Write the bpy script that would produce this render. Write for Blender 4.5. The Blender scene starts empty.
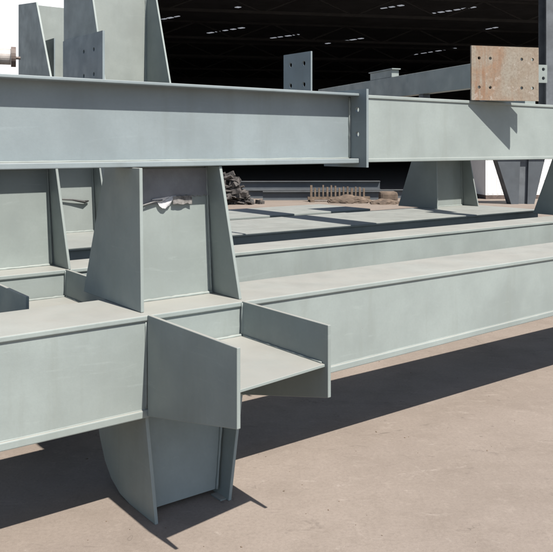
import bpy, bmesh, math, random
from mathutils import Vector, Matrix
R = math.radians
random.seed(7)
scene = bpy.context.scene
C = scene.collection

# ------------------------------------------------------------------ yard frame
ANG = R(37.0)                      # girders run along local x, rows are stacked along local y
CU, SU = math.cos(ANG), math.sin(ANG)
def W(s, t, z=0.0):
    return Vector((s*CU - t*SU, s*SU + t*CU, z))

# ------------------------------------------------------------------ materials
class NT:
    def __init__(s, name):
        s.m = bpy.data.materials.new(name); s.m.use_nodes = True
        s.t = s.m.node_tree; s.t.nodes.clear()
        s.out = s.t.nodes.new('ShaderNodeOutputMaterial')
        s.b = s.t.nodes.new('ShaderNodeBsdfPrincipled')
        s.t.links.new(s.b.outputs[0], s.out.inputs[0])
        g = s.t.nodes.new('ShaderNodeNewGeometry')
        s.pos, s.nrm = g.outputs['Position'], g.outputs['Normal']
    def link(s, a, b): s.t.links.new(a, b)
    def val(s, sock, v):
        if hasattr(v, 'is_output'): s.link(v, sock)
        else: sock.default_value = v
    def mapping(s, scale, rot=(0,0,0), vec=None):
        n = s.t.nodes.new('ShaderNodeMapping')
        n.inputs['Scale'].default_value = scale; n.inputs['Rotation'].default_value = rot
        s.link(vec or s.pos, n.inputs[0]); return n.outputs[0]
    def noise(s, scale, detail=4, rough=.55, vec=None, dist=0):
        n = s.t.nodes.new('ShaderNodeTexNoise')
        n.inputs['Scale'].default_value = scale; n.inputs['Detail'].default_value = detail
        n.inputs['Roughness'].default_value = rough; n.inputs['Distortion'].default_value = dist
        s.link(vec or s.pos, n.inputs['Vector']); return n.outputs[0]
    def voro(s, scale, feature='DISTANCE_TO_EDGE', vec=None):
        n = s.t.nodes.new('ShaderNodeTexVoronoi'); n.feature = feature
        n.inputs['Scale'].default_value = scale
        s.link(vec or s.pos, n.inputs['Vector']); return n.outputs['Distance']
    def ramp(s, f, a, b, lo=0.0, hi=1.0):
        n = s.t.nodes.new('ShaderNodeMapRange'); n.interpolation_type = 'SMOOTHSTEP'
        n.inputs[1].default_value = a; n.inputs[2].default_value = b
        n.inputs[3].default_value = lo; n.inputs[4].default_value = hi
        s.link(f, n.inputs[0]); return n.outputs[0]
    def math(s, op, a, b=0.0):
        n = s.t.nodes.new('ShaderNodeMath'); n.operation = op
        s.val(n.inputs[0], a); s.val(n.inputs[1], b); return n.outputs[0]
    def mix(s, f, a, b, mode='MIX'):
        n = s.t.nodes.new('ShaderNodeMix'); n.data_type = 'RGBA'; n.blend_type = mode
        s.val(n.inputs[0], f)
        for k, v in ((6, a), (7, b)):
            if hasattr(v, 'is_output'): s.link(v, n.inputs[k])
            else: n.inputs[k].default_value = (*v, 1) if len(v) == 3 else v
        return n.outputs[2]
    def sep_z(s, v):
        n = s.t.nodes.new('ShaderNodeSeparateXYZ'); s.link(v, n.inputs[0]); return n.outputs[2]
    def bump(s, h, strength=.2, dist=.01):
        n = s.t.nodes.new('ShaderNodeBump'); n.inputs['Strength'].default_value = strength
        n.inputs['Distance'].default_value = dist
        s.link(h, n.inputs['Height']); s.link(n.outputs[0], s.b.inputs['Normal'])
    def color(s, c): s.val(s.b.inputs['Base Color'], c if hasattr(c, 'is_output') else (*c, 1))
    def rough(s, r): s.val(s.b.inputs['Roughness'], r)

def scl(c, k): return tuple(x*k for x in c)

def steel(name, base, dust=.55, rust=.035, rough=.5, mott=.13):
    n = NT(name)
    big = n.noise(1.7, 5, .6)
    c = n.mix(n.ramp(big, .3, .72), scl(base, 1-mott), scl(base, 1+mott*.7))
    streak = n.noise(1.0, 5, .65, n.mapping((9, 9, .9)))                       # run marks down the plate
    c = n.mix(n.ramp(streak, .50, .76, 0, .42), c, scl((base[0], base[1]*.97, base[2]*.92), .80))
    scuff = n.noise(1.0, 6, .7, n.mapping((3, 3, 26), (0.15, 0.1, 0)), 1.2)    # handling scuffs
    c = n.mix(n.ramp(scuff, .585, .70, 0, .30), c, scl(base, 1.22))
    fine = n.noise(75, 3, .6)
    c = n.mix(n.ramp(fine, .35, .7, 0, .14), c, scl(base, .78))
    # yellowish dust lying on upward faces
    up = n.ramp(n.sep_z(n.nrm), .55, .95)
    dn = n.noise(3.2, 6, .65)
    c = n.mix(n.math('MULTIPLY', up, n.ramp(dn, .25, .7, dust*.7, dust)), c, (0.270, 0.255, 0.230))
    # small chips with rust
    chip = n.noise(21, 5, .7)
    c = n.mix(n.ramp(chip, .735-rust*.2, .77-rust*.2, 0, .7), c, (0.119, 0.073, 0.049))
    n.color(c)
    n.rough(n.ramp(n.noise(6, 4), .3, .7, rough-.07, rough+.14))
    n.b.inputs['Specular IOR Level'].default_value = .35
    h = n.math('ADD', n.math('MULTIPLY', n.noise(2.6, 2), 1.0), n.math('MULTIPLY', n.noise(160, 2), .05))
    n.bump(h, .22, .02)
    return n.m

M = {}
M['primer'] = steel('grey_green_primer', (0.224, 0.256, 0.247), dust=.7)
M['blue_primer'] = steel('blue_grey_primer', (0.188, 0.223, 0.234), dust=.5)
M['far_primer'] = steel('weathered_primer', (0.224, 0.248, 0.234), dust=.7, rust=.1)
M['row_primer'] = steel('older_grey_primer', (.205, .23, .222), dust=.40, rust=.06)
M['dark_shade_steel'] = steel('dark_steel_and_shade', (.07, .08, .09), dust=.3)  # dark steel sections, and the shade put into the pedestal's colour
M['weld'] = steel('painted_weld', (0.228, 0.260, 0.249), dust=.3, mott=.2)

n = NT('rusty_plate_surface')
big = n.noise(5.5, 7, .7); fine = n.noise(70, 6, .75)
run = n.noise(1.0, 6, .7, n.mapping((16, 16, 2.2)))
c = n.mix(n.ramp(big, .38, .70), (.228, .208, .170), (.20, .166, .125))
tcg = n.t.nodes.new('ShaderNodeTexCoord'); sx = n.t.nodes.new('ShaderNodeSeparateXYZ'); n.link(tcg.outputs['Generated'], sx.inputs[0])
lf = n.ramp(n.math('ADD', sx.outputs[0], n.math('MULTIPLY', n.noise(5, 4), .9)), .55, 1.15, 1, .15)
c = n.mix(n.math('MULTIPLY', lf, n.ramp(run, .40, .66, 0, .9)), c, (.185, .092, .045))
c = n.mix(n.math('MULTIPLY', lf, n.ramp(n.noise(3.4, 5), .42, .62, 0, .85)), c, (.215, .105, .048))
c = n.mix(n.ramp(fine, .42, .70, 0, .6), c, (.12, .085, .06))
c = n.mix(n.ramp(n.noise(24, 5, .7), .56, .68, 0, .5), c, (.34, .31, .275))
n.color(c); n.rough(.8); n.bump(fine, .3, .003)
M['rust'] = n.m

n = NT('yard_concrete')
a = n.noise(.5, 6, .62); b = n.noise(2.6, 8, .68); f = n.noise(60, 5, .75); g2 = n.noise(11, 6, .7)
c = n.mix(n.ramp(a, .32, .68), (.186, .155, .131), (.232, .196, .168))
c = n.mix(n.ramp(b, .42, .72, 0, .6), c, (.158, .130, .108))
c = n.mix(n.ramp(g2, .50, .72, 0, .5), c, (.245, .208, .178))                # dried dust patches
sc = n.noise(1.0, 7, .74, n.mapping((2.6, 6.5, 1), (0, 0, R(24))), 1.8)
c = n.mix(n.ramp(sc, .58, .72, 0, .6), c, (.30, .262, .23))                 # pale scrapes
scb = n.noise(1.0, 6, .74, n.mapping((4.2, 2.2, 1), (0, 0, R(-18))), 2.0)
c = n.mix(n.ramp(scb, .60, .74, 0, .5), c, (.285, .25, .22))
sc2 = n.noise(1.0, 6, .72, n.mapping((2.0, 6, 1), (0, 0, R(-30))), 1.6)
c = n.mix(n.ramp(sc2, .60, .70, 0, .55), c, (.115, .094, .080))              # dark drag marks
c = n.mix(n.ramp(f, .38, .75, 0, .40), c, (.120, .098, .083))
gr = n.voro(170, 'F1'); c = n.mix(n.ramp(gr, .12, .28, .35, 0), c, (.30, .26, .225))   # grit
sp = n.voro(9, 'F1'); c = n.mix(n.math('MULTIPLY', n.ramp(sp, .05, .13, 1, 0), n.ramp(n.noise(1.9, 3), .5, .6, 0, .55)), c, (.10, .082, .07))
ws = n.noise(.8, 5, .6, None, .6)
crk = n.math('MULTIPLY', n.ramp(n.math('ABSOLUTE', n.math('SUBTRACT', ws, .5)), .0008, .0030, 1, 0), n.ramp(n.noise(1.3, 3), .52, .6, 0, .5))
c = n.mix(crk, c, (.08, .066, .055))
n.color(c); n.rough(n.ramp(b, .3, .7, .72, .9)); n.b.inputs['Specular IOR Level'].default_value = .3
n.bump(n.math('ADD', n.math('MULTIPLY', f, .35), n.math('MULTIPLY', b, .9)), .5, .008)
M['ground'] = n.m

def plain(name, col, rough=.7, var=.2, scale=3.0):
    n = NT(name); v = n.noise(scale, 5, .6)
    n.color(n.mix(n.ramp(v, .3, .7), scl(col, 1-var), scl(col, 1+var))); n.rough(rough)
    n.bump(n.noise(scale*12, 3), .15, .005); return n.m
M['shed_floor'] = plain('dark_concrete', (.10, .088, .078), .85)  # concrete in a plain dark tone
M['shed_dark'] = plain('shade_dark_cladding', (.05, .05, .054), .95, .25, .8)  # the interior's lack of light is put into this dark base
M['truss'] = plain('shade_dark_truss', (.022, .022, .023), .9, .2, 2)  # trusses coloured near black to carry the shade under the roof
M['shed_post'] = plain('dull_post_paint', (.085, .095, .105), .6)
M['white_paint'] = plain('white_container_paint', (.80, .80, .78), .5, .04)
M['film'] = plain('white_torn_film', (.75, .75, .76), .4, .08, 40)
M['film_dark'] = plain('grey_print', (.12, .12, .12), .5, .2, 90)
M['film_shade'] = plain('thin_film_with_shade', (.30, .31, .335), .45, .1, 12)
M['film_print'] = plain('grey_printed_film', (.26, .25, .24), .5, .75, 26)
M['wire'] = plain('black_wire', (.015, .015, .015), .6)
M['pipe'] = plain('galvanised_pipe', (.33, .30, .28), .45, .25, 8)
M['pipe_dark'] = plain('brown_flange', (.10, .075, .065), .6, .3, 12)
M['timber'] = plain('dusty_timber', (.125, .092, .066), .85, .3, 9)
M['sand'] = plain('brown_earth', (.10, .074, .055), .95, .35, 4)
M['scrap'] = plain('mixed_scrap', (.06, .054, .05), .7, .85, 9)
n = NT('rooflight_sheet'); n.color((.3, .3, .3)); n.b.inputs['Emission Color'].default_value = (.86, .9, 1, 1)
n.b.inputs['Emission Strength'].default_value = .2; M['rooflight'] = n.m

# ------------------------------------------------------------------ object helpers
def tag(o, label=None, cat=None, group=None, kind=None):
    if label: o['label'] = label
    if cat: o['category'] = cat
    if group: o['group'] = group
    if kind: o['kind'] = kind
    return o
def thing(name, loc, rz, label, cat, group=None):
    o = bpy.data.objects.new(name, None); C.objects.link(o)
    o.location = loc; o.rotation_euler = (0, 0, rz); o.empty_display_size = .2
    return tag(o, label, cat, group)
def obj(name, bm, mat, parent=None, bevel=0.0, smooth=False):
    bmesh.ops.recalc_face_normals(bm, faces=bm.faces)
    me = bpy.data.meshes.new(name); bm.to_mesh(me); bm.free()
    me.materials.append(mat)
    if smooth:
        for p in me.polygons: p.use_smooth = True
    o = bpy.data.objects.new(name, me); C.objects.link(o); o.parent = parent
    if bevel:
        m = o.modifiers.new('edge', 'BEVEL'); m.width = bevel; m.segments = 2
        m.limit_method = 'ANGLE'; m.angle_limit = R(40)
    return o
def BM(): return bmesh.new()
def box(bm, x0, x1, y0, y1, z0, z1, mat=None):
    vs = [bm.verts.new(Vector(p)) for p in ((x0,y0,z0),(x1,y0,z0),(x1,y1,z0),(x0,y1,z0),(x0,y0,z1),(x1,y0,z1),(x1,y1,z1),(x0,y1,z1))]
    if mat:
        for v in vs: v.co = mat @ v.co
    for f in ((0,3,2,1),(4,5,6,7),(0,1,5,4),(1,2,6,5),(2,3,7,6),(3,0,4,7)):
        bm.faces.new([vs[i] for i in f])
    return bm
def prism(bm, poly, axis, a0, a1, holes=(), shear=None, nh=14):
    """flat plate: outline poly (two coordinates), through holes (u, v, r), thickness a0..a1 along axis"""
    def p3(u, v, a):
        return Vector({'x': (a, u, v), 'y': (u, a, v), 'z': (u, v, a)}[axis])
    loops = [poly] + [[(hu + hr*math.cos(2*math.pi*i/nh), hv + hr*math.sin(2*math.pi*i/nh)) for i in range(nh)] for hu, hv, hr in holes]
    vs0, sides = [], []
    edges = []
    for lp in loops:
        v = [bm.verts.new(p3(u, w, a0)) for u, w in lp]; vs0.append(v)
        for i in range(len(v)): edges.append(bm.edges.new((v[i], v[(i+1) % len(v)])))
    if holes:
        r = bmesh.ops.triangle_fill(bm, use_beauty=True, edges=edges)
        faces = [g for g in r['geom'] if isinstance(g, bmesh.types.BMFace)]
    else:
        faces = [bm.faces.new(vs0[0])]
    e = bmesh.ops.extrude_face_region(bm, geom=faces, use_keep_orig=True)
    d = p3(0, 0, a1-a0)
    nv = [g for g in e['geom'] if isinstance(g, bmesh.types.BMVert)]
    for v in nv: v.co += d
    if shear:
        for v in nv + [w for l in vs0 for w in l]: v.co = shear(v.co)
    return bm
def tube(bm, pts, rad, seg=8, caps=True):
    rings = []
    for i, p in enumerate(pts):
        a = pts[max(i-1, 0)]; b = pts[min(i+1, len(pts)-1)]
        d = (Vector(b)-Vector(a)).normalized()
        x = d.orthogonal().normalized() if abs(d.z) > .9 else d.cross(Vector((0,0,1))).normalized()
        y = d.cross(x)
        r = rad[i] if isinstance(rad, (list, tuple)) else rad
        rings.append([bm.verts.new(Vector(p) + (x*math.cos(2*math.pi*k/seg) + y*math.sin(2*math.pi*k/seg))*r) for k in range(seg)])
    for a, b in zip(rings, rings[1:]):
        for k in range(seg): bm.faces.new((a[k], a[(k+1) % seg], b[(k+1) % seg], b[k]))
    if caps: bm.faces.new(rings[0]); bm.faces.new(rings[-1])
    return bm
def weld(parent, p0, p1, r=.007, step=.02):
    bm = BM(); p0, p1 = Vector(p0), Vector(p1); n = max(2, int((p1-p0).length/step))
    tube(bm, [p0.lerp(p1, i/n) + Vector((random.uniform(-1,1), random.uniform(-1,1), random.uniform(-1,1)))*r*.12 for i in range(n+1)],
         [r*random.uniform(.78, 1.2) for i in range(n+1)], 7)
    return obj('weld_bead', bm, M['weld'], parent, smooth=True)

# ------------------------------------------------------------------ ground
GZ = 0.0
b = BM(); S = 1500
vs = [b.verts.new(p) for p in ((-S,-S,GZ),(S,-S,GZ),(S,S,GZ),(-S,S,GZ))]; b.faces.new(vs)
obj_g = tag(obj('ground', b, M['ground']), kind='structure')

# ------------------------------------------------------------------ girder assemblies
ZT, ZB, GW = .873, .433, .50       # girder top, underside and width
ZC = 1.503                         # top of the column stubs
def column(root, x, w, mat, yo=0.0):
    b = BM(); box(b, x+.017, x+w-.001, yo+.272, yo+.288, ZT+.002, ZC)
    col = obj('column', b, mat, root)
    left = [(.06, ZT+.001), (.075, ZC), (.43, ZC), (.68, ZT+.001)]
    b = BM(); prism(b, [(y+yo, z) for y, z in left], 'x', x, x+.016)
    obj('side_plate', b, mat, col, .0025)
    right = [(.045, ZT+.001), (.155, ZC), (.43, ZC), (.68, ZT+.001)]
    b = BM(); prism(b, [(y+yo, z) for y, z in right], 'x', x+w, x+w+.016, shear=lambda c: Vector((c.x + .012 - .042*(c.z-ZT)/.63, c.y, c.z)))
    obj('side_plate', b, mat, col, .0025)
    weld(col, (x+.02, yo+.268, ZT+.004), (x+w, yo+.268, ZT+.004), .008)
    weld(col, (x+w-.004, yo+.268, ZT+.01), (x+w-.034, yo+.268, ZC), .006)
    return col
def bracket(root, x, w, mat, zs=.715):
    b = BM(); prism(b, [(x+.017, -.002), (x+.017, -.665), (x+w-.005, -.597), (x+w-.005, -.002)], 'z', zs-.012, zs)
    br = obj('bracket', b, mat, root, .002)
    for xx, tip in ((x, -.685), (x+w-.004, -.615)):
        b = BM(); prism(b, [(-.001, ZT+.002), (tip, ZT+.002), (tip, .582), (-.001, ZB+.006)], 'x', xx, xx+.016)
        obj('side_plate', b, mat, br, .0025)
    weld(br, (x+w-.003, -.003, zs+.004), (x+w-.003, -.003, ZT-.005), .006)
    weld(br, (x-.002, .008, ZB+.04), (x-.002, .008, ZT-.03), .0045)
    weld(br, (x+.018, -.003, zs+.003), (x+w-.002, -.003, zs+.003), .007)
    weld(br, (x+w-.008, -.02, zs+.002), (x+w-.008, -.58, zs+.002), .005)
def base_stub(root, x, w, mat, zt, yo=0.0):
    b = BM()
    q = [(x+.017, .14, zt), (x+w-.012, .14, zt), (x+w-.135, .012, .03), (x+.017, .012, .03)]
    q = [(px, py+yo, pz) for px, py, pz in q]
    f = [b.verts.new(p) for p in q] + [b.verts.new((p[0], p[1]+.014, p[2])) for p in q]
    for i in ((0,1,2,3),(7,6,5,4),(0,4,5,1),(1,5,6,2),(2,6,7,3),(3,7,4,0)): b.faces.new([f[k] for k in i])
    st = obj('base_stub', b, mat, root, .002)
    curve = [(.02, zt), (-.07, 0), (.17, 0), (.27, .012), (.36, .05), (.43, .11), (.49, .21), (.53, .33), (.545, zt)]
    b = BM(); prism(b, [(y+yo, z) for y, z in curve], 'x', x, x+.016)
    obj('side_plate', b, mat, st, .0025)
    b = BM(); prism(b, [(y+yo, z) for y, z in curve], 'x', x+w, x+w+.016, shear=lambda c: Vector((c.x - .125*(1-c.z/zt), c.y, c.z)))
    obj('side_plate', b, mat, st, .0025)
    b = BM(); box(b, x+w-.155, x+w-.108, yo-.05, yo+.03, .0, .006); obj('foot_plate', b, mat, st)
    weld(st, (x+w-.138, yo+.008, .03), (x+w-.016, yo+.135, zt), .007)
    weld(st, (x+.02, yo+.008, .03), (x+.02, yo+.135, zt), .006)
def assembly(label, t0, s0, s1, sc, cols, mat, group, width=GW, open_web=False, rise=0.0, coff=0.0):
    root = thing('girder_assembly', W(sc, t0), ANG, label, 'steel girder', group)
    a, e = s0-sc, s1-sc
    def lift(c):                                           # the girder gets shallower to the right of its stub
        return Vector((c.x, c.y, c.z + (rise*max(0, c.x-.6) if c.z < .6 else 0)))
    cuts = [a, .6, e]
    def slab(bm, x0, x1, y0, y1, z0, z1):
        box(bm, x0, x1, y0, y1, z0, z1)
        if rise:
            bmesh.ops.bisect_plane(bm, geom=bm.verts[:]+bm.edges[:]+bm.faces[:], plane_co=(.6,0,0), plane_no=(1,0,0))
            for v in bm.verts: v.co = lift(v.co)
        return bm
    ya, yb = (.10, .13) if open_web else (.010, width-.010)
    g = obj('girder', slab(BM(), a+.002, e-.002, ya, yb, ZB+.034, ZT-.024), mat, root)
    obj('top_flange', slab(BM(), a, e, 0, width, ZT-.024, ZT), mat, g, .005)
    obj('bottom_flange', slab(BM(), a, e, 0, width, ZB, ZB+.034), mat, g, .005)
    if not open_web:
        lo, hi = max(a, -3.5), min(e, 7)
        weld(g, (lo, .011, ZT-.025), (hi, .011, ZT-.025), .0035, .06)
        weld(g, lift(Vector((lo, .011, ZB+.035))), (.6, .011, ZB+.035), .003, .06)
        weld(g, (.6, .011, ZB+.035), lift(Vector((hi, .011, ZB+.035))), .003, .06)
    for s, w, parts in cols:
        x = s-sc
        if 'c' in parts: column(root, x, w, mat, coff)
        if 'b' in parts: bracket(root, x, w, mat)
        if 's' in parts: base_stub(root, x, w, mat, ZB-.001 + rise*max(0, x-.6), coff)
    return root
GG = 'parallel primed girders with column stubs'
T1, T2, T3, T4 = 3.0, 4.40, 5.30, 6.55
assembly('nearest grey girder with an open bracket facing the camera, on a tapered foot',
         T1, -2.2, 9.2, 1.567, [(1.567, .495, 'cbs'), (7.75, .475, 'cs')], M['primer'], GG, .44, False, .0185)
assembly('grey girder second from the camera, its pale top just behind the nearest girder',
         T2, -2.0, 9.6, 1.29, [(1.29, .475, 'cbs'), (7.24, .475, 'cs')], M['primer'], GG, .345, False, 0, -.055)
assembly('third grey girder back, wide, carrying a column stub below the rusty plate',
         T3, -.5, 7.75, 2.27, [(2.27, .50, 'cs'), (6.87, .70, 'cs')], M['row_primer'], GG, 1.05, False, 0, .68)
assembly('farthest low grey girder, a thin pale strip in front of the dark shed floor',
         T4, 1.0, 6.3, 1.8, [(1.8, .5, 's'), (5.5, .5, 's')], M['row_primer'], GG, .9)

# ------------------------------------------------------------------ upper I-beam on the near column
Z0, Z1 = 1.505, 1.889
r = thing('i_beam', W(.4, 3.142), ANG, 'long blue grey I-beam lying across the near column stub, bolted end plate at its right end', 'steel beam')
xa, xb = -2.6, 2.538
b = BM(); box(b, xa+.002, xb-.002, .078, .090, Z0+.026, Z1-.014); obj('web', b, M['blue_primer'], r)
b = BM(); box(b, xa, xb, 0, .184, Z1-.014, Z1); obj('top_flange', b, M['blue_primer'], r, .003)
b = BM(); box(b, xa, xb, 0, .184, Z0, Z0+.026); obj('bottom_flange', b, M['blue_primer'], r, .004)
b = BM(); prism(b, [(-.055, Z0-.022), (.30, Z0-.022), (.30, Z1+.022), (-.055, Z1+.022)], 'x', xb+.001, xb+.017,
                holes=[(.018, 1.80, .0145), (.018, 1.665, .0145), (.165, 1.80, .0145), (.165, 1.665, .0145)])
obj('end_plate', b, M['blue_primer'], r)
weld(r, (xb-.004, .075, Z0+.03), (xb-.004, .075, Z1-.018), .007)
weld(r, (xa, .076, Z0+.028), (xb, .076, Z0+.028), .004, .06)

# beam that carries on to the right
r = thing('flanged_beam', W(3.0, 3.29), ANG, 'pale grey-green beam with a smooth face running right from the I-beam end plate', 'steel beam')
b = BM(); box(b, 0, 6.2, .008, .168, Z0+.022, Z1-.012); obj('web', b, M['primer'], r)
b = BM(); box(b, -.005, 6.2, 0, .176, Z1-.012, Z1+.008); obj('top_flange', b, M['primer'], r, .004)
b = BM(); box(b, -.005, 6.2, 0, .176, Z0, Z0+.022); obj('bottom_flange', b, M['primer'], r, .004)

# upper beams on rows two and three, unseen, sized to shade the third girder
r = thing('upper_beam', W(0, 4.49), ANG, 'beam on the second girder, hidden behind the pale right-hand beam, with an added shadow-casting arm pointing back', 'steel beam')
b = BM(); box(b, -1.5, 9.0, 0, .20, Z0, 1.79); obj('web', b, M['primer'], r, .005)
b = BM(); box(b, 4.90, 5.22, .201, 2.45, 1.66, 1.785); obj('shadow_arm', b, M['primer'], r, .003)  # arm added out of sight to cast notch shadows on the rear girders
b = BM(); box(b, 6.53, 6.70, .13, .46, 1.791, 2.244); obj('packing_block', b, M['primer'], r, .003)
for sa, sb, lab, blk in ((1.9, 3.1, 'short beam on the left column stub of the third girder, behind the I-beam', False),
                         (5.75, 7.9, 'short beam on the right column stub of the third girder, below the rusty plate', True)):
    tf = 5.88 if blk else 6.08  # right beam brought forward to shade the column web below it
    r = thing('upper_beam', W(sa, tf), ANG, lab, 'steel beam', 'short beams on the third girder')
    b = BM(); box(b, 0, sb-sa, 0, 6.30-tf, Z0, Z1-.003); obj('web', b, M['primer'], r, .005)

# ------------------------------------------------------------------ tower stubs
r = thing('tower_stub', W(3.14, 6.45, ZT+.001), ANG, 'tall tapered H-shaped stub with a bolted cover plate, nearest above the I-beam', 'steel stub', 'tapered stubs above the I-beam')
H = 2.35
b = BM(); box(b, .017, .709, .95, .97, .0, H); obj('web_plate', b, M['far_primer'], r)
for x in (0, .71):
    b = BM(); prism(b, [(0, 0), (.77, H), (1.44, H), (1.44, 0)], 'x', x, x+.02); obj('side_plate', b, M['primer'], r, .003)
b = BM(); prism(b, [(.42, 1.28), (1.40, 1.28), (1.40, 1.82), (.42, 1.82)], 'x', -.024, -.002,
                holes=[(.62, 1.66, .02), (.86, 1.66, .02), (.62, 1.42, .02), (.86, 1.42, .02)])
obj('cover_plate', b, M['blue_primer'], r)
weld(r, (.705, .945, .0), (.705, .945, H), .009)

r = thing('tower_stub', W(3.28, 8.6, GZ), ANG, 'shorter tapered stub against the white sky, left of the tall one', 'steel stub', 'tapered stubs above the I-beam')
H = 3.33
b = BM(); box(b, .02, .859, .80, .82, .0, H); obj('web_plate', b, M['far_primer'], r)
for x in (0, .86):
    b = BM(); prism(b, [(0, .0), (0, 2.30), (.50, H-.02), (1.12, H+.04), (1.12, .0)], 'x', x, x+.024); obj('side_plate', b, M['primer'], r, .003)
b = BM(); box(b, .22, .236, .50, .799, 2.2, 2.90); obj('stiffener', b, M['blue_primer'], r)

# four-hole plate
r = thing('connection_plate', W(3.713, 4.50, 1.791), ANG, 'upright blue grey plate with four bolt holes against the black shed', 'steel plate')
b = BM(); prism(b, [(0, .0), (.335, .0), (.335, .52), (0, .52)], 'x', 0, .014,
                holes=[(.085, .435, .020), (.25, .435, .020), (.085, .275, .020), (.25, .275, .020)]); obj('plate', b, M['blue_primer'], r)
b = BM(); box(b, .015, .20, .01, .14, 0, .02); obj('foot', b, M['blue_primer'], r)

# rusty end plate on its short stub beam, lying across the box beam
RA = ANG - R(23)
r = thing('stub_beam', W(4.058, 3.287, Z1+.009), RA, 'beam end with a rusty bolt-hole plate, standing on the pale right-hand beam', 'steel beam')
hs = [(x, z, .0105) for x in (.055, .135, .365, .445) for z in (.085, .275)]
b = BM(); prism(b, [(0, 0), (.49, 0), (.49, .355), (0, .355)], 'y', -.016, 0, holes=hs); tag(obj('end_plate', b, M['rust'], r), 'flat plate blotched with rust')
b = BM(); box(b, .244, .256, .001, .15, .016, .284); obj('web', b, M['primer'], r)
b = BM(); box(b, .15, .35, .001, .15, .001, .015); obj('flange', b, M['primer'], r)
b = BM(); box(b, .15, .35, .001, .15, .285, .30); obj('flange', b, M['primer'], r)
b = BM(); prism(b, [(.40, .125), (.57, .125), (.57, .245), (.40, .245)], 'y', .008, .02, holes=[(.542, .155, .012), (.542, .215, .012)]); cl = obj('cleat', b, M['primer'], r)

# beam lying across the rear upper beams
d = Vector((-1.04, 2.8, 0)).normalized()
r = thing('cross_beam', (2.49, 7.81, 2.245), math.atan2(d.y, d.x), 'shaded grey beam lying across the rear beams, left of the rusty plate', 'steel beam')
b = BM(); box(b, 0, 5.2, -.12, 0, .001, .275); obj('web', b, M['primer'], r, .004)
b = BM(); box(b, 1.96, 2.06, -.11, -.01, -2.244, 0); obj('leg', b, M['dark_shade_steel'], r)
r2 = thing('steel_block', Vector((2.49, 7.81, 2.522)) + d*2.75, math.atan2(d.y, d.x), 'small steel block sitting on the shaded cross beam', 'steel block')
b = BM(); box(b, 0, .62, -.115, -.005, 0, .10); obj('body', b, M['primer'], r2, .004)
b = BM(); box(b, -.03, .65, -.125, .005, .1005, .115); obj('cap', b, M['primer'], r2)

# ------------------------------------------------------------------ torn film and wires
def ragged_sheet(n, m, f):
    b = BM(); g = [[b.verts.new(f(i/(n-1), j/(m-1))) for j in range(m)] for i in range(n)]
    for i in range(n-1):
        for j in range(m-1): b.faces.new((g[i][j], g[i+1][j], g[i+1][j+1], g[i][j+1]))
    bmesh.ops.solidify(b, geom=b.faces, thickness=.0012)
    return b
rnd = [random.uniform(-1, 1) for _ in range(400)]
def low(u):                                               # torn lower edge of the film, rolled at the left, stepped at the right
    return (-.020 + .012*u*3 if u < .5 else .022 + .006*rnd[int(u*60)]) + .003*rnd[100+int(u*40)]
r = thing('torn_film', W(1.60, 3.266, 1.335), ANG, 'sheet of thin film, its grey standing in for shade, with a torn white corner hanging on the near column web', 'torn film')
b = ragged_sheet(60, 10, lambda u, v: (.0+u*.452, -.003-.0015*math.sin(u*9+v*4), .158*(1-v) + low(u)*v)); obj('film', b, M['film_shade'], r)  # film widened over the web's shaded top; its grey carries that shade
b = ragged_sheet(18, 7, lambda u, v: (.125+u*.13, -.008-.004*math.sin(u*6+v*5), .016+.012*u-v*(.006+.046*math.sin(min(1, u*1.15)*2.6)**2)+.004*rnd[int(u*17)]*v)); obj('torn_corner', b, M['film'], r)
b = ragged_sheet(10, 6, lambda u, v: (.235+u*.105, -.013-.003*math.sin(u*6), .026-v*.040+.004*rnd[40+int(u*8)]*v)); obj('print_patch', b, M['film_print'], r)
b = BM(); tube(b, [(.0, -.008, .155), (.002, -.008, .02), (.012, -.010, -.016), (.03, -.011, -.019), (.08, -.011, -.010), (.13, -.010, .002), (.18, -.009, .010)], [.002, .003, .0045, .005, .004, .0045, .003], 6)
obj('rolled_edge', b, M['film_dark'], r, smooth=True)
b = BM(); tube(b, [W(2.30, 6.243, 1.155), W(2.42, 6.235, 1.16), W(2.55, 6.225, 1.15), W(2.66, 6.225, 1.128), W(2.70, 6.235, 1.135)], [.008, .006, .008, .014, .006], 6)
tag(obj('wire_scrap', b, M['wire']), 'scrap of black wire stuck on the rear column web, seen left of the near column', 'wire')

# pipe end on the far left
pr = thing('pipe_stand', (-3.555, 7.75, GZ), R(19), 'flanged pipe end sticking in from the left against the white sky', 'pipe')
b = BM(); tube(b, [(-.5, 0, 2.52), (.86, 0, 2.52)], .083, 24); obj('pipe', b, M['pipe'], pr, smooth=False)
b = BM(); tube(b, [(.861, 0, 2.52), (.91, 0, 2.52)], .105, 24); obj('flange', b, M['pipe_dark'], pr)
b = BM(); tube(b, [(.72, 0, 2.52), (.74, 0, 2.52)], .096, 24); obj('collar', b, M['pipe_dark'], pr)
b = BM(); tube(b, [(.911, 0, 2.51), (.955, 0, 2.51)], .016, 8); obj('bolt', b, M['pipe_dark'], pr)
b = BM(); box(b, -.4, -.25, -.07, .07, .021, 2.436); obj('post', b, M['shed_post'], pr)
b = BM(); box(b, -.55, -.1, -.2, .2, 0, .02); obj('base_plate', b, M['shed_post'], pr)

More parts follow.
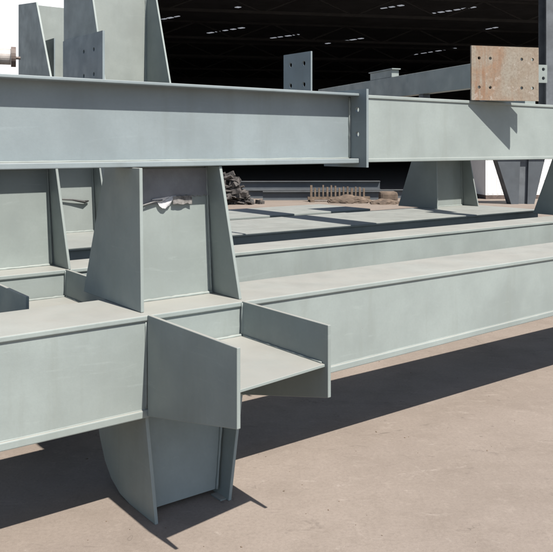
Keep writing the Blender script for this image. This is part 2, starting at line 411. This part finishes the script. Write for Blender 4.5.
# ------------------------------------------------------------------ open shed behind
SA = R(11.3)
def Q(p, q, z=GZ): return Vector((p*math.cos(SA)-q*math.sin(SA), p*math.sin(SA)+q*math.cos(SA), z))
q0 = 22.6
sh = thing('open_shed', Q(-.5, q0), SA, 'huge open-fronted workshop shed with a black interior and small roof lights', 'shed')
Lp, Lq, ZR = 46, 50, 8.0
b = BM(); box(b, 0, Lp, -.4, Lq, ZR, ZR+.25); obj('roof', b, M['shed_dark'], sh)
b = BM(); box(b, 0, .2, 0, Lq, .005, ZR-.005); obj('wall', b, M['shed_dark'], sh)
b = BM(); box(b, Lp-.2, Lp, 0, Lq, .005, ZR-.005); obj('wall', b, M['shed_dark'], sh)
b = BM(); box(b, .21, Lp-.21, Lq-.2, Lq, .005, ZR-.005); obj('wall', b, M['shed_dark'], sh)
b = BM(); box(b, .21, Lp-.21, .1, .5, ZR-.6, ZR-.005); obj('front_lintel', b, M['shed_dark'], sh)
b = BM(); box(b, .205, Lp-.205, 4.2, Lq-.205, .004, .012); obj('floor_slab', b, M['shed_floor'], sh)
for p in (13.85, 28.5, 42):
    b = BM()
    box(b, p-.22, p+.22, -.24, -.215, .0, ZR-.02); box(b, p-.22, p+.22, .205, .23, .0, ZR-.02); box(b, p-.012, p+.012, -.214, .204, .0, ZR-.02)
    obj('post', b, M['shed_post'], sh)
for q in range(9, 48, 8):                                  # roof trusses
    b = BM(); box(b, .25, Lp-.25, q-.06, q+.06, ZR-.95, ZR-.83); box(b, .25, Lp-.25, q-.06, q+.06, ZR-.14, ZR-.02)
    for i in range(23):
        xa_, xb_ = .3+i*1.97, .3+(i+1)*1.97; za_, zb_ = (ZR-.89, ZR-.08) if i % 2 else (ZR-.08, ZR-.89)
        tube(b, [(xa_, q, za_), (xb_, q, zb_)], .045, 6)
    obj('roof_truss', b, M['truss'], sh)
rows = [((160,20),(181,16),3), ((207,33.5),(246,27.5),5), ((270,38.5),(300,34.5),4), ((325,44),(366,38),5), ((380,9),(406,5),3), ((430,14),(477,7),6), ((413,55),(458,48),6), ((236,8),(240,7),1), ((478,31),(500,27),3)]
for (xa_, ya_), (xb_, yb_), k in rows:
    for i in range(k):
        f0 = (i+.12)/k; f1 = (i+.12+random.uniform(.45, .75))/k
        pts = []
        for f in (f0, f1):
            x = xa_+(xb_-xa_)*f; y = ya_+(yb_-ya_)*f
            dd = (ZR-.03-1.6)*778/(146-y); pts.append(Vector(((x-276.5)/778*dd, dd, 0)))
        rot = Matrix.Rotation(-SA, 4, 'Z')
        A, Bq = rot @ (pts[0]-sh.location), rot @ (pts[1]-sh.location)
        A.z = Bq.z = ZR-.03
        e = (Bq-A).normalized().cross(Vector((0,0,1)))*random.uniform(.05, .11)
        b = BM(); v = [b.verts.new(p) for p in (A-e, Bq-e, Bq+e, A+e)] + [b.verts.new(p+Vector((0,0,.02))) for p in (A-e, Bq-e, Bq+e, A+e)]
        for ff in ((0,1,2,3),(7,6,5,4),(0,4,5,1),(1,5,6,2),(2,6,7,3),(3,7,4,0)): b.faces.new([v[j] for j in ff])
        obj('rooflight', b, M['rooflight'], sh)

# white container behind the stubs on the right
r = thing('white_container', (6.3, 23.4, GZ), R(6), 'white container glimpsed under the right-hand beam beside the shed post', 'container')
b = BM(); box(b, 0, 2.75, .03, 2.2, .12, 2.6); obj('body', b, M['white_paint'], r)
b = BM()
for i in range(18): box(b, .05+i*.15, .12+i*.15, .022, .0295, .16, 2.5)
obj('corrugation', b, M['white_paint'], r)
b = BM(); box(b, 0, 2.75, .01, 2.2, .0, .119); obj('base_rail', b, M['pipe_dark'], r)

# tapered pedestal in front of it, shade put into its dark colours
r = thing('dark_pedestal', (6.0, 21.3, GZ), R(8), 'tapered pedestal coloured dark for shade, standing on the sunlit yard before the white container', 'pedestal')
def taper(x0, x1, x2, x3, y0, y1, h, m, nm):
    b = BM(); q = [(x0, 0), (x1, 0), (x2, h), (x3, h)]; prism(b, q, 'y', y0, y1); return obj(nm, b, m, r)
taper(.45, .66, .72, .0, 0, .3, 1.35, M['dark_shade_steel'], 'side_plate')
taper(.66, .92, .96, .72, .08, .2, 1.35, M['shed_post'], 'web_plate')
taper(.92, 1.12, 1.46, .96, 0, .3, 1.35, M['dark_shade_steel'], 'side_plate')
b = BM(); box(b, -.1, 1.56, -.1, .5, 1.351, 1.62); obj('head_beam', b, M['dark_shade_steel'], r)

# ------------------------------------------------------------------ yard clutter before the shed
r = thing('scrap_heap', (-1.72, 21.3, GZ), 0, 'heap of rough grey scrap behind the near column', 'scrap heap')
b = BM()
for i in range(210):
    px, py = random.gauss(.35, .27), random.gauss(.3, .25); hh = max(.03, .80*math.exp(-((px-.3)**2)/.13)*random.random()**.8)
    m = Matrix.Translation((px, py, hh)) @ Matrix.Rotation(random.gauss(0, .5), 4, 'Z') @ Matrix.Rotation(random.gauss(0, .28), 4, 'Y') @ Matrix.Rotation(random.gauss(0, .3), 4, 'X')
    a, c_, e_ = random.uniform(.05, .32), random.uniform(.03, .13), random.choice((.01, .02, .045, .07))
    box(b, -a, a, -c_, c_, -e_, e_, m)
obj('pile', b, M['scrap'], r)
r = thing('bar_rack', (.95, 22.3, GZ), R(4), 'low rack with a row of short pale upright stakes in front of the shed', 'rack')
b = BM(); box(b, -.05, 1.75, 0, .12, .06, .14); box(b, 0, .12, -.2, .4, 0, .059); box(b, 1.5, 1.62, -.2, .4, 0, .059); obj('rail', b, M['timber'], r)
for i in range(14):
    b = BM(); box(b, .02+i*.118, .07+i*.118+random.uniform(-.01, .015), .02, .08, .1401, .14+random.uniform(.22, .34)); obj('stake', b, M['timber'], r)
# dark steel sections stacked on the ground at the shed mouth, below the black interior
for k, (x0, y0, z0, L, lab) in enumerate(((-1.9, 23.6, 0, 6.4, 'longest dark steel section, lying lowest at the mouth of the shed'),
                                          (-1.2, 23.75, .262, 4.4, 'dark steel section lying on top of the longest one at the shed mouth'),
                                          (-.4, 22.9, 0, 3.9, 'shorter dark steel section on the ground just behind the row of stakes'))):
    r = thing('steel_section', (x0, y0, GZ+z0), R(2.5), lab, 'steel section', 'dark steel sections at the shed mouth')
    b = BM(); box(b, 0, L, .09, .11, .021, .239); obj('web', b, M['dark_shade_steel'], r)
    b = BM(); box(b, 0, L, 0, .2, .24, .26); obj('flange', b, M['dark_shade_steel'], r)
    b = BM(); box(b, 0, L, 0, .2, 0, .02); obj('flange', b, M['dark_shade_steel'], r)
def mound(name, loc, rx, ry, h, label, mat):
    b = BM(); bmesh.ops.create_icosphere(b, subdivisions=4, radius=1)
    for v in b.verts:
        k = 1+.18*math.sin(v.co.x*5+loc[0])*math.cos(v.co.y*6)+random.uniform(-.05, .05)
        v.co = Vector((v.co.x*rx*k, v.co.y*ry*k, max(-.05, v.co.z)*h*k))
    o = obj(name, b, mat); o.location = loc; return tag(o, label, 'earth heap', 'earth heaps before the shed')
mound('earth_heap', (2.05, 22.0, GZ), .6, .4, .20, 'low brown earth heap just right of the stake rack', M['sand'])
mound('earth_heap', (3.0, 21.5, GZ), .4, .3, .13, 'smallest brown earth heap, below the squarish brown bale', M['sand'])
o = obj('brown_bale', box(BM(), -.26, .26, -.2, .2, .0, .30), M['sand'], None, .08); o.location = (3.2, 22.3, GZ)
tag(o, 'squarish brown bale beside the earth heaps in front of the shed', 'bale')

# loose grit on the yard
b = BM(); rg = random.Random(21)
for i in range(380):
    dd = 2.2 + 9*rg.random()**1.5; x = (rg.uniform(-.45, .45))*dd; y = dd; r_ = rg.choice((.0018, .0022, .0025, .003, .0036))*rg.uniform(.7, 1.3)
    m = Matrix.Translation((x, y, r_*.3)) @ Matrix.Rotation(rg.uniform(0, 6.28), 4, 'Z') @ Matrix.Diagonal((r_*rg.uniform(.8, 1.9), r_, r_*rg.uniform(.4, .7), 1))
    bmesh.ops.create_icosphere(b, subdivisions=1, radius=1, matrix=m)
tag(obj('loose_grit', b, M['timber']), 'loose grit scattered over the concrete yard', 'grit', None, 'stuff')

# ------------------------------------------------------------------ light
KS, KT = -.055, .665
dirv = (W(KS, KT, 0) + Vector((0, 0, -1))).normalized()
sun = bpy.data.lights.new('sun', 'SUN'); sun.energy = 5.0; sun.angle = R(.6); sun.color = (1.0, .945, .87)
so = bpy.data.objects.new('sun', sun); C.objects.link(so); so.rotation_euler = dirv.to_track_quat('-Z', 'Y').to_euler(); so.location = (4, -6, 12)
el = math.asin(-dirv.z); az = math.atan2(-dirv.x, -dirv.y)
w = bpy.data.worlds.new('World'); scene.world = w; w.use_nodes = True
nt = w.node_tree; nt.nodes.clear()
out = nt.nodes.new('ShaderNodeOutputWorld'); bg = nt.nodes.new('ShaderNodeBackground'); nt.links.new(bg.outputs[0], out.inputs[0])
sky = nt.nodes.new('ShaderNodeTexSky'); sky.sky_type = 'NISHITA'; sky.sun_disc = False
sky.sun_elevation = el; sky.sun_rotation = az; sky.dust_density = 1.0; sky.air_density = 1.0; sky.ozone_density = 1.0
# a bright white cloud bank low over the yard, beyond the left end of the shed
tc = nt.nodes.new('ShaderNodeTexCoord')
dp = nt.nodes.new('ShaderNodeVectorMath'); dp.operation = 'DOT_PRODUCT'; nt.links.new(tc.outputs['Generated'], dp.inputs[0])
dp.inputs[1].default_value = Vector((-.36, .92, .13)).normalized()
nz = nt.nodes.new('ShaderNodeTexNoise'); nz.inputs['Scale'].default_value = 5; nz.inputs['Detail'].default_value = 6
nt.links.new(tc.outputs['Generated'], nz.inputs['Vector'])
ad = nt.nodes.new('ShaderNodeMath'); ad.operation = 'MULTIPLY_ADD'; nt.links.new(nz.outputs[0], ad.inputs[0]); ad.inputs[1].default_value = .10
nt.links.new(dp.outputs['Value'], ad.inputs[2])
mr = nt.nodes.new('ShaderNodeMapRange'); mr.interpolation_type = 'SMOOTHSTEP'
mr.inputs[1].default_value = .86; mr.inputs[2].default_value = .98
nt.links.new(ad.outputs[0], mr.inputs[0])
mx = nt.nodes.new('ShaderNodeMix'); mx.data_type = 'RGBA'; nt.links.new(mr.outputs[0], mx.inputs[0]); nt.links.new(sky.outputs[0], mx.inputs[6])
mx.inputs[7].default_value = (9.6, 9.7, 9.8, 1)
nt.links.new(mx.outputs[2], bg.inputs[0]); bg.inputs[1].default_value = .076

# ------------------------------------------------------------------ camera
cam = bpy.data.cameras.new('camera'); co = bpy.data.objects.new('camera', cam); C.objects.link(co)
co.location = (0, 0, 1.6); co.rotation_euler = (R(90), 0, 0)
cam.sensor_width = 36; cam.lens = 36*778/553; cam.shift_y = -130/553
cam.clip_end = 4000; cam.clip_start = .05
scene.camera = co
scene.view_settings.view_transform = 'Standard'; scene.view_settings.look = 'None'
scene.view_settings.exposure = 0.85; scene.view_settings.gamma = 1; scene.view_settings.use_curve_mapping = False
